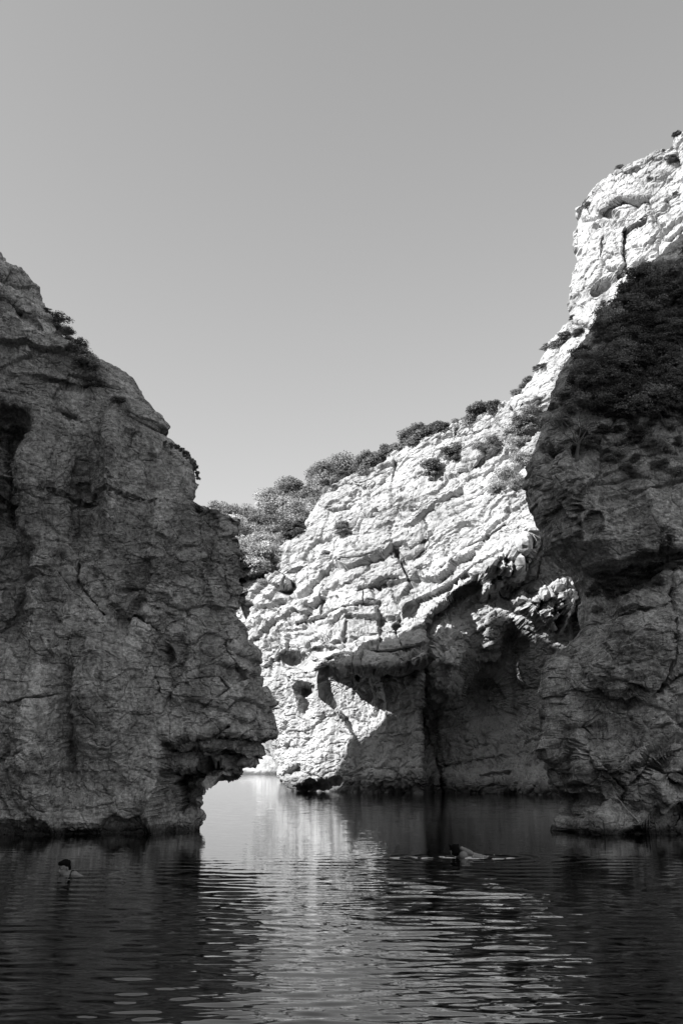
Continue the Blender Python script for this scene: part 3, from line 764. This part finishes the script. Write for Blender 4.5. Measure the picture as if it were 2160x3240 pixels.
# pines on the hill behind (unit size metres)
pines = Kit([make_plant('pine_tree', 'crown', 'trunk', 4.6, 4.6, 30, 15000, 0.11, M['leaf_pine'], 900+i, 0.45, 0.13, 0.24) for i in range(4)])
rnd = random.Random(5)
cand = []
for gx in np.arange(-17, 8, 2.1):
    for gy in np.arange(86, 114, 2.4):
        cand.append((gx+rnd.uniform(-.9, .9), gy+rnd.uniform(-.9, .9)))
npine = 0
for x, y in sorted(cand, key=lambda c: c[1]):
    z = float(hill_z(x, y)); qx, qy = proj(np.array([x, y, z+2.5]))
    if not (690 < qx < 1085): continue
    sky_y = np.interp(qx, [700, 830, 1000, 1100], [1655, 1560, 1515, 1470])
    if qy < sky_y + 2: continue
    # hidden behind the lit cliff
    rim = np.interp(qx, [700, 760, 834, 860, 910, 1000, 1090], [2000, 1900, 1850, 1780, 1724, 1590, 1545])
    if qy > rim + 40: continue
    pines.put((x, y, z-0.8), rnd.uniform(0.85, 1.25), rnd.uniform(0, 6.28), 'pale round-crowned pine in the dense wood on the hill behind the cliff edge', 'tree', 'pines on the wooded hill')
    npine += 1
pines.clean()
print('pines', npine)

# shrubs along the ridge and on the lit face; name them by where they stand
ridge_kit = Kit([make_plant('shrub', 'foliage', 'stem', 2.2, 2.3, 24, 9000, 0.075, M['leaf_ridge'], 930+i, 0.12, 0.05, 0.24) for i in range(5)])
pale_kit = Kit([make_plant('shrub', 'foliage', 'stem', 1.8, 2.4, 20, 4500, 0.07, M['leaf_pale'], 940+i, 0.1, 0.04, 0.27) for i in range(2)])
NM = 680
def face_shrub(kit, px, py, rp, label, group, PA=PM, ncol=NM, natw=2.3, lift=0.0, asp=1.0, behind=0.0):
    p = surf_pt(PA, px, py + rp*0.8, ncol)
    d = p.length; s = rp*2.5*(p.y/F)/natw
    p.y += behind
    kit.put(p + Vector((0, -0.1*s, -0.15*s+lift)), s*1.1, random.uniform(0, 6.28), label, 'shrub', group, s*asp)
ORD = 'first second third fourth fifth sixth seventh eighth ninth tenth eleventh twelfth thirteenth fourteenth fifteenth sixteenth seventeenth eighteenth nineteenth twentieth'.split()
ridge_list = [(1032,1533,22),(1062,1515,20),(1099,1494,30),(1135,1478,26),(1166,1456,38),(1185,1436,26),(1236,1410,34),(1276,1378,38),(1312,1372,28),(1340,1362,36),(1376,1350,32),(1414,1340,28),
              (1448,1330,22),(1480,1318,30),(1523,1292,42),(1574,1280,38),(1608,1268,24),(1640,1238,20),(1686,1186,24)]
rx_ = random.Random(12)
for k in range(34):
    q = rx_.random()*(len(ridge_list)-4); i = int(q); f_ = q-i; A0, B0 = ridge_list[i], ridge_list[i+1]
    face_shrub(rx_.choice((ridge_kit, pale_kit)), A0[0]+(B0[0]-A0[0])*f_, A0[1]+(B0[1]-A0[1])*f_+14, rx_.uniform(12, 24), 'low scrub filling the gaps between the rounded crest shrubs', 'scrub between the crest shrubs', behind=1.0)
for n_, (px, py, rp) in enumerate(sorted(ridge_list)):
    face_shrub(ridge_kit, px, py+6, rp, ORD[n_]+' dark rounded shrub from the left along the crest of the sunlit cliff', 'shrubs along the sunlit crest', behind=1.2)
face = [(1440,1431,36,'dark shrub on the sunlit face, just below the crest blocks'), (1370,1494,30,'dark shrub left of and below the one under the crest blocks, on the lit face'),
        (930,1673,34,'dark spreading shrub at the edge of the pale pine wood, above the layered rock'), (1657,1341,40,'tall dark shrub on the lit slope beside the shaded right cliff'),
        (1083,1667,26,'low grey shrub on a ledge below the rounded upper rock of the lit face'), (1032,1756,16,'small shrub growing from a hollow at the left of the lit face')]
for px, py, rp, lb in face: face_shrub(ridge_kit, px, py, rp, lb, None)
for n_, (px, py, rp) in enumerate(sorted([(1618,1360,34),(1625,1405,28),(1593,1514,36),(1660,1400,30),(1690,1300,34),(1650,1450,26),(1560,1540,22),(1700,1260,22),(1400,1520,18),(1120,1660,18),(1300,1600,16),(830,1845,18),(860,1800,16),(1560,1400,22),(1510,1400,18),(1630,1520,24)])):
    face_shrub(pale_kit, px, py, rp, ORD[n_]+' pale dry shrub from the left on the sunlit cliff face', 'dry shrubs on the sunlit face')
for n_, (px, py, rp) in enumerate(sorted([(2129,411,15),(2146,416,16),(2119,499,22),(1864,642,17),(1956,516,12),(2139,615,15),(1762,1077,24),(1740,1092,20),(1790,1062,22),(1830,1043,20),(1691,1162,14),(1813,1002,12),(1912,955,14),(2060,560,12),(1715,1150,16),(1840,1130,14)], key=lambda q: q[1])):
    face_shrub(ridge_kit, px, py, rp, ORD[n_]+' small shrub from the top down on the tall white pinnacle and its foot', 'shrubs on the pinnacle', asp=0.6)
ridge_kit.clean(); pale_kit.clean()

# shrubs in the shade
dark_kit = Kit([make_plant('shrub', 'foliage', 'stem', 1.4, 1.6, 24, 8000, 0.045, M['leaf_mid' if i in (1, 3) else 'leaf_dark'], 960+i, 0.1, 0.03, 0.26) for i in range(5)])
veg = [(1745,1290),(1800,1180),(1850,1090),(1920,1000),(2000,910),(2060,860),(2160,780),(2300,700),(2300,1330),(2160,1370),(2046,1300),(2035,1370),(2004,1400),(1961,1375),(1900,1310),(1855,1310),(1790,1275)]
rr_ = np.random.default_rng(3); cnt = 0; pts = []
tries = 0
while cnt < 118 and tries < 6000:
    tries += 1
    px, py = rr_.uniform(1740, 2230), rr_.uniform(760, 1400)
    if poly_in(np.array([px]), np.array([py]), veg, 1)[0] < 0.5: continue
    if any((px-a)**2+(py-b)**2 < 22**2 for a, b in pts): continue
    pts.append((px, py)); cnt += 1
for px, py in [(1790,1330),(1900,1350),(1870,1395),(1950,1425),(2010,1450),(2060,1400),(2100,1420),(2145,1400),(2080,1460),(1990,1480),(2120,1340),(2060,1330)]: pts.append((px, py))
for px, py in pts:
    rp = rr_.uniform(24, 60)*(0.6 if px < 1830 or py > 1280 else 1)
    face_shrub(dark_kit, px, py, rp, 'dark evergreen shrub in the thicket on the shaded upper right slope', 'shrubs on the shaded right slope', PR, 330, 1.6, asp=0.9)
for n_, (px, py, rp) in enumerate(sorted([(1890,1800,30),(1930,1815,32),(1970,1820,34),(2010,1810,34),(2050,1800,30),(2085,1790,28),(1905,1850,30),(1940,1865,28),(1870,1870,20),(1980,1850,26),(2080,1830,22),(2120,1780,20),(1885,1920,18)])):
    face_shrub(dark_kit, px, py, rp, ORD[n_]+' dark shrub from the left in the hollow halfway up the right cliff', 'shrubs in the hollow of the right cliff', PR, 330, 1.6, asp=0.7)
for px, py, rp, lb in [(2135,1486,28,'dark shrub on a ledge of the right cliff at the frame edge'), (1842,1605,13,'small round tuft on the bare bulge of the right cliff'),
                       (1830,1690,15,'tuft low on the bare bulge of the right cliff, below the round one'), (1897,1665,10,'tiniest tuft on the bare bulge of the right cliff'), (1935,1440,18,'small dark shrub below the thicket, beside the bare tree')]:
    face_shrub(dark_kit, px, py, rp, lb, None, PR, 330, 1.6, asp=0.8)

for px, py, rp, lb in [(276,1139,50,'largest dark bush on the left cliff, in a notch of its skyline'), (243,1090,36,'bush just above the largest one on the left skyline'),
                       (184,1016,32,'low bush high on the left cliff skyline'), (210,1050,28,'middle bush of the row on the left skyline'), (150,980,12,'topmost little bush on the left cliff skyline'),
                       (373,1262,22,'dark tuft on the left cliff below the skyline step'), (293,1200,26,'bush hanging down the face under the largest left bush')]:
    face_shrub(dark_kit, px, py, rp, lb, None, PL, 340, 1.6, asp=0.8)
dark_kit.clean()

# trailing ivy over the left nose
def hanging():
    root = empty('trailing_plant', at(600, 1450, 27.6)); base = root.location
    cen = []; rad = []
    rv = random.Random(8)
    for px, py, r_ in [(q[0]+rv.uniform(-7, 5), q[1]+rv.uniform(-4, 9), q[2]*rv.uniform(.35, .95)) for q in 3*[(525,1400,7),(540,1408,8),(557,1414,9),(572,1424,9),(588,1436,9),(600,1444,9),(611,1455,9),(618,1468,8),(622,1482,7),(625,1496,6),(628,1510,5)]]:
        p = at(px, py, 27.5); cen.append(tuple(p-base)); rad.append(r_*27.5/F)
    V, Q = leaf_cloud(cen, rad, [60]*len(cen), 0.045, seed=77); mk_mesh('foliage', V, Q, M['leaf_dark'], root, smooth=False)
    TV, TQ = tube_mesh([[(c, 0.008) for c in cen[k::11][:0] or cen[k*11:k*11+11]] for k in range(3)], 5); mk_mesh('stem', TV, TQ, M['bark'], root)
    tag(root, 'leafy creeper trailing over the rounded nose of the left cliff', 'plant')
hanging()

# bare small tree on the right cliff ledge
def bare_tree():
    b = surf_pt(PR, 1820, 1448, 330); root = empty('bare_tree', b + Vector((0, -0.15, 0)))
    r = random.Random(4); paths = [limb((0, 0, -0.1), (0.02, -0.1, 0.35), 0.06, 0.04, 4)]
    def grow(p, d, L, rad, n):
        q = p + d*L; paths.append(limb(p, q, rad, rad*0.55, 5, 0.05, r))
        if n == 0: return
        for _ in range(3):
            nd = (d + Vector((r.uniform(-.7, .7), r.uniform(-.4, .4), r.uniform(-.15, .5)))).normalized()
            grow(paths[-1][-1][0] if False else q, nd, L*r.uniform(.6, .8), rad*0.5, n-1)
    for dx in (-0.9, -0.35, 0.15, 0.5): grow(Vector((0.02, -0.1, 0.33)), Vector((dx, -0.15, 0.8)).normalized(), 0.5, 0.022, 2)
    V, Q = tube_mesh([paths[0]], 7); mk_mesh('trunk', V, Q, M['bark'], root)
    V, Q = tube_mesh(paths[1:], 5); mk_mesh('branches', V, Q, M['bark'], root)
    tag(root, 'leafless small tree rooted on a ledge at the left edge of the right cliff', 'tree')
bare_tree()

# pale rope hanging down the rock to the water on the right
p = [surf_pt(PR, qx_, qy_, 330) + Vector((0, -0.10, 0.0)) for qx_, qy_ in [(1918,2506),(1930,2516),(1958,2535),(1975,2556),(1990,2574),(2005,2592),(2020,2608)]] + [on_water(2034, 2634)]
pp = []
for a_, b_ in zip(p[:-1], p[1:]):
    for k in range(4): pp.append((a_.lerp(b_, k/4), 0.014))
V, Q = tube_mesh([pp], 6); o = mk_mesh('rope', V, Q, M['rope']); tag(o, 'thin pale rope running down the rock into the water at the right', 'rope')

# ------------------------------------------------------------------ swimmers
def capsule(p0, p1, r0, r1, seg=14):
    p0 = Vector(p0); p1 = Vector(p1); path = []
    d = (p1-p0); L = d.length; d = d/L if L > 1e-6 else Vector((0, 0, 1))
    for i in range(7):
        a = math.pi/2*(1-i/6); path.append((p0 - d*r0*math.sin(a), max(r0*math.cos(a), 1e-4)))
    for i in range(7):
        a = math.pi/2*i/6; path.append((p1 + d*r1*math.sin(a), max(r1*math.cos(a), 1e-4)))
    return path, d

def blend_body(name, caps, ells, voxel, mat, parent):
    """closed pieces fused by a voxel remesh into one continuous skin"""
    V = []; Fc = []
    for p0, p1, r0, r1 in caps:
        path, d = capsule(p0, p1, r0, r1); u = d.orthogonal().normalized(); w = d.cross(u); b0 = len(V); ns = 14
        for q, rad in path:
            for k in range(ns):
                a = 2*math.pi*k/ns; V.append(q+(u*math.cos(a)+w*math.sin(a))*rad)
        for i in range(len(path)-1):
            for k in range(ns): Fc.append((b0+i*ns+k, b0+i*ns+(k+1) % ns, b0+(i+1)*ns+(k+1) % ns, b0+(i+1)*ns+k))
        Fc.append(tuple(b0+k for k in range(ns))[::-1]); Fc.append(tuple(b0+(len(path)-1)*ns+k for k in range(ns)))
    for c, rx, ry_, rz_, rot in ells:
        b0 = len(V); nu, nv = 18, 12; R = rot or Matrix.Identity(3)
        for i in range(1, nv):
            for k in range(nu):
                a = math.pi*i/nv; b = 2*math.pi*k/nu
                V.append(Vector(c)+R @ Vector((rx*math.sin(a)*math.cos(b), ry_*math.sin(a)*math.sin(b), rz_*math.cos(a))))
        for i in range(nv-2):
            for k in range(nu): Fc.append((b0+i*nu+k, b0+(i+1)*nu+k, b0+(i+1)*nu+(k+1) % nu, b0+i*nu+(k+1) % nu))
        Fc.append(tuple(b0+k for k in range(nu))); Fc.append(tuple(b0+(nv-2)*nu+k for k in range(nu))[::-1])
    me = bpy.data.meshes.new(name+'_src'); me.from_pydata([tuple(v) for v in V], [], Fc); me.update()
    tmp = bpy.data.objects.new(name+'_src', me); C.objects.link(tmp)
    rm = tmp.modifiers.new('r', 'REMESH'); rm.mode = 'VOXEL'; rm.voxel_size = voxel
    sm = tmp.modifiers.new('s', 'SMOOTH'); sm.iterations = 3; sm.factor = 0.5
    dg = bpy.context.evaluated_depsgraph_get(); dg.update()
    m2 = bpy.data.meshes.new_from_object(tmp.evaluated_get(dg)); m2.name = name
    bpy.data.objects.remove(tmp)
    m2.materials.clear(); m2.materials.append(mat)
    for p_ in m2.polygons: p_.use_smooth = True
    o = bpy.data.objects.new(name, m2); C.objects.link(o); o.parent = parent
    return o

def head_ells(c, R):
    """skull, jaw, nose, lips, ears in head space (face looks along -Y), head 0.23 tall"""
    E = []
    def e(off, rx, ry_, rz_): E.append((Vector(c)+R @ Vector(off), rx, ry_, rz_, R))
    e((0, 0.015, 0.03), 0.074, 0.094, 0.088); e((0, -0.02, -0.04), 0.058, 0.068, 0.072); e((0, -0.055, -0.085), 0.030, 0.028, 0.022)
    e((0, -0.098, -0.020), 0.012, 0.018, 0.024); e((0, -0.088, 0.000), 0.009, 0.012, 0.024)
    e((0, -0.084, -0.056), 0.022, 0.009, 0.005); e((0, -0.083, -0.066), 0.020, 0.009, 0.006)
    e((0.033, -0.072, 0.018), 0.020, 0.012, 0.006); e((-0.033, -0.072, 0.018), 0.020, 0.012, 0.006)
    e((0.076, 0.01, -0.01), 0.010, 0.018, 0.030); e((-0.076, 0.01, -0.01), 0.010, 0.018, 0.030)
    return E

def fingers(pw, d, n, caps, spread=0.018, curl=-0.3):
    """five unequal fingers leaving a palm at pw, pointing along d, palm normal n"""
    d = Vector(d).normalized(); n = Vector(n).normalized(); s = d.cross(n).normalized(); pw = Vector(pw)
    for k, L in enumerate((0.068, 0.078, 0.072, 0.056)):
        b = pw + s*(k-1.5)*spread; m = b + d*L*0.5; tp = m + (d+n*curl).normalized()*L*0.5
        caps.append((b, m, 0.009, 0.008)); caps.append((m, tp, 0.008, 0.0065))
    b = pw - d*0.055 - s*0.035; caps.append((b, b+(d-s*0.8).normalized()*0.06, 0.011, 0.008))

# right swimmer: front crawl towards the left, back of the head to us
def swimmer_right():
    root = empty('person', s_right)
    R = Matrix.Rotation(math.radians(205), 3, 'Z') @ Matrix.Rotation(math.radians(18), 3, 'X')
    hc = Vector((-0.02, 0.0, 0.10))
    caps = [((0.03, 0.03, 0.03), (0.10, 0.05, -0.03), 0.06, 0.065), ((0.14, -0.05, 0.03), (0.18, 0.20, 0.02), 0.088, 0.085), ((0.16, 0.05, -0.01), (0.55, 0.10, -0.09), 0.135, 0.12),
            ((0.55, 0.10, -0.10), (0.80, 0.12, -0.14), 0.12, 0.125),
            ((0.80, 0.04, -0.15), (1.22, 0.04, -0.22), 0.08, 0.055), ((0.80, 0.20, -0.15), (1.22, 0.22, -0.24), 0.08, 0.055),
            ((1.22, 0.04, -0.22), (1.62, 0.06, -0.26), 0.05, 0.035), ((1.22, 0.22, -0.24), (1.62, 0.22, -0.30), 0.05, 0.035),
            ((1.62, 0.06, -0.27), (1.80, 0.06, -0.30), 0.035, 0.022), ((1.62, 0.22, -0.31), (1.80, 0.22, -0.34), 0.035, 0.022),
            ((0.28, -0.03, 0.07), (0.12, -0.05, 0.155), 0.056, 0.042),      # raised upper arm
            ((0.12, -0.05, 0.155), (0.06, 0.14, 0.06), 0.036, 0.026),     # forearm coming down past the head
            ((0.06, 0.14, 0.06), (0.03, 0.18, 0.0), 0.028, 0.026),
            ((0.16, 0.20, 0.0), (-0.12, 0.28, -0.12), 0.05, 0.04), ((-0.12, 0.28, -0.12), (-0.36, 0.26, -0.10), 0.038, 0.026), ((-0.36, 0.26, -0.10), (-0.44, 0.25, -0.10), 0.028, 0.028)]
    fingers((0.02, 0.19, -0.01), (-0.4, 0.2, -0.8), (-0.8, 0.2, 0.3), caps); fingers((-0.46, 0.25, -0.10), (-1, 0, 0), (0, 0, -1), caps)
    blend_body('body', caps, head_ells(hc, R), 0.008, M['skin'], root)
    he = []
    def e(off, rx, ry_, rz_): he.append((hc+R @ Vector(off), rx, ry_, rz_, R))
    e((0, 0.028, 0.045), 0.084, 0.098, 0.088); e((0, 0.05, -0.01), 0.080, 0.070, 0.085); e((0, 0.0, 0.10), 0.05, 0.06, 0.03)
    rh = random.Random(2)
    for _ in range(16):
        a = rh.uniform(0, 6.28); e((0.078*math.cos(a), 0.03+0.085*math.sin(a), rh.uniform(-0.05, 0.11)), 0.014, 0.014, 0.03)
    blend_body('hair', [], he, 0.008, M['hair'], root)
    tag(root, 'swimmer doing front crawl with a bent raised arm amid bright ripples', 'person')
swimmer_right()

# left swimmer: hair up in a bun, looking down to the left, strap over the shoulder
def swimmer_left():
    root = empty('person', s_left)
    R = Matrix.Rotation(math.radians(-38), 3, 'Z') @ Matrix.Rotation(math.radians(14), 3, 'X')
    hc = Vector((-0.05, 0.0, 0.098))
    caps = [((-0.02, 0.02, 0.06), (0.04, 0.03, -0.01), 0.052, 0.058), ((-0.10, 0.06, -0.07), (0.125, -0.02, -0.005), 0.075, 0.066), ((0.02, 0.04, -0.06), (0.10, 0.25, -0.42), 0.125, 0.115),
            ((0.10, 0.25, -0.42), (0.13, 0.36, -0.62), 0.115, 0.13),
            ((0.06, 0.38, -0.66), (0.05, 0.40, -1.08), 0.085, 0.055), ((0.20, 0.38, -0.66), (0.22, 0.50, -1.06), 0.085, 0.055),
            ((0.05, 0.40, -1.08), (0.06, 0.66, -1.36), 0.05, 0.034), ((0.22, 0.50, -1.06), (0.22, 0.78, -1.32), 0.05, 0.034),
            ((0.06, 0.66, -1.37), (0.05, 0.72, -1.50), 0.03, 0.022), ((0.22, 0.78, -1.33), (0.22, 0.85, -1.45), 0.03, 0.022),
            ((0.125, -0.02, 0.0), (0.30, -0.10, -0.055), 0.052, 0.042), ((0.30, -0.10, -0.055), (0.46, -0.26, -0.09), 0.038, 0.027), ((0.46, -0.26, -0.09), (0.52, -0.32, -0.10), 0.028, 0.026),
            ((-0.10, 0.06, -0.07), (-0.26, -0.08, -0.20), 0.052, 0.042), ((-0.26, -0.08, -0.20), (-0.20, -0.30, -0.16), 0.038, 0.027), ((-0.20, -0.30, -0.16), (-0.18, -0.37, -0.15), 0.028, 0.026)]
    fingers((0.53, -0.33, -0.10), (0.7, -0.7, 0), (0, 0, -1), caps); fingers((-0.18, -0.38, -0.15), (0.2, -1, 0), (0, 0, -1), caps)
    blend_body('body', caps, head_ells(hc, R), 0.008, M['skin'], root)
    he = []
    def e(off, rx, ry_, rz_): he.append((hc+R @ Vector(off), rx, ry_, rz_, R))
    e((0, 0.030, 0.050), 0.082, 0.092, 0.082); e((0, 0.055, -0.005), 0.076, 0.060, 0.075); e((0, -0.03, 0.085), 0.066, 0.055, 0.038); e((0.0, 0.095, 0.06), 0.042, 0.042, 0.040)
    blend_body('hair', [], he, 0.008, M['hair'], root)
    path = []
    for i in range(15):
        a = math.radians(-35 + i*16); path.append((Vector((0.070, 0.02, -0.03)) + Vector((0.02*math.sin(a*0.5), -0.095*math.cos(a), 0.082*math.sin(a)+0.012)), 0.010))
    V, Q = tube_mesh([path], 6); mk_mesh('strap', V, Q, M['cloth'], root)
    tag(root, 'swimmer with dark tied hair and black shoulder strap, in shaded water at the left', 'person')
swimmer_left()

# white strips painted as sky glints on ripples, plus drops, round the right swimmer
def splash():
    r = np.random.default_rng(21); V = []; Q = []
    def patch(cx, cy, L, w, h):
        n = 14; b0 = len(V); ph = r.random()*6
        for i in range(n):
            t = i/(n-1); ww = w*math.sin(math.pi*min(max(t, .03), .97))**0.7*(0.7+0.5*r.random())
            x = cx + (t-0.5)*L; y = cy + 0.03*math.sin(ph+t*5); 
            zt = 0.006+h*math.sin(math.pi*t)*(0.6+0.6*r.random())
            V.extend([(x, y-ww, -0.02), (x, y-ww*0.3, zt), (x, y+ww*0.3, zt), (x, y+ww, -0.02)])
        for i in range(n-1):
            for k in range(3): Q.append((b0+i*4+k, b0+i*4+k+1, b0+(i+1)*4+k+1, b0+(i+1)*4+k))
    sx, sy = s_right.x, s_right.y
    for dx, dy, L, w, h in [(-0.15, -0.22, .35, .035, .02), (0.35, -0.30, .55, .030, .012), (0.75, -0.34, .30, .02, .008), (-0.55, -0.20, .30, .03, .012), (-0.85, -0.05, .35, .03, .008), (0.45, 0.05, .30, .04, .03),
                            (0.62, 0.12, .20, .03, .02), (0.25, -0.12, .22, .03, .02), (-0.25, 0.05, .16, .04, .02), (1.0, -0.2, .22, .02, .006), (-1.15, -0.1, .25, .02, .006)]:
        patch(sx+dx, sy+dy, L*0.75, w*0.45, h*0.4)
    for _ in range(16):
        x = sx+r.normal(0.35, 0.35); y = sy-0.1+r.normal(0, 0.15); z = abs(r.normal(0.01, 0.02)); s_ = 0.004+0.005*r.random(); b0 = len(V)
        V.extend([(x-s_, y-s_, z), (x+s_, y-s_, z), (x+s_, y+s_, z), (x-s_, y+s_, z), (x-s_, y-s_, z+2*s_), (x+s_, y-s_, z+2*s_), (x+s_, y+s_, z+2*s_), (x-s_, y+s_, z+2*s_)])
        for f in ((0, 3, 2, 1), (4, 5, 6, 7), (0, 1, 5, 4), (1, 2, 6, 5), (2, 3, 7, 6), (3, 0, 4, 7)): Q.append(tuple(b0+i for i in f))
    o = mk_mesh('splash', np.array(V), np.array(Q), M['foam_glint'])
    tag(o, 'thin white painted sky glints and drops around the crawling swimmer', 'splash', kind='stuff')
splash()
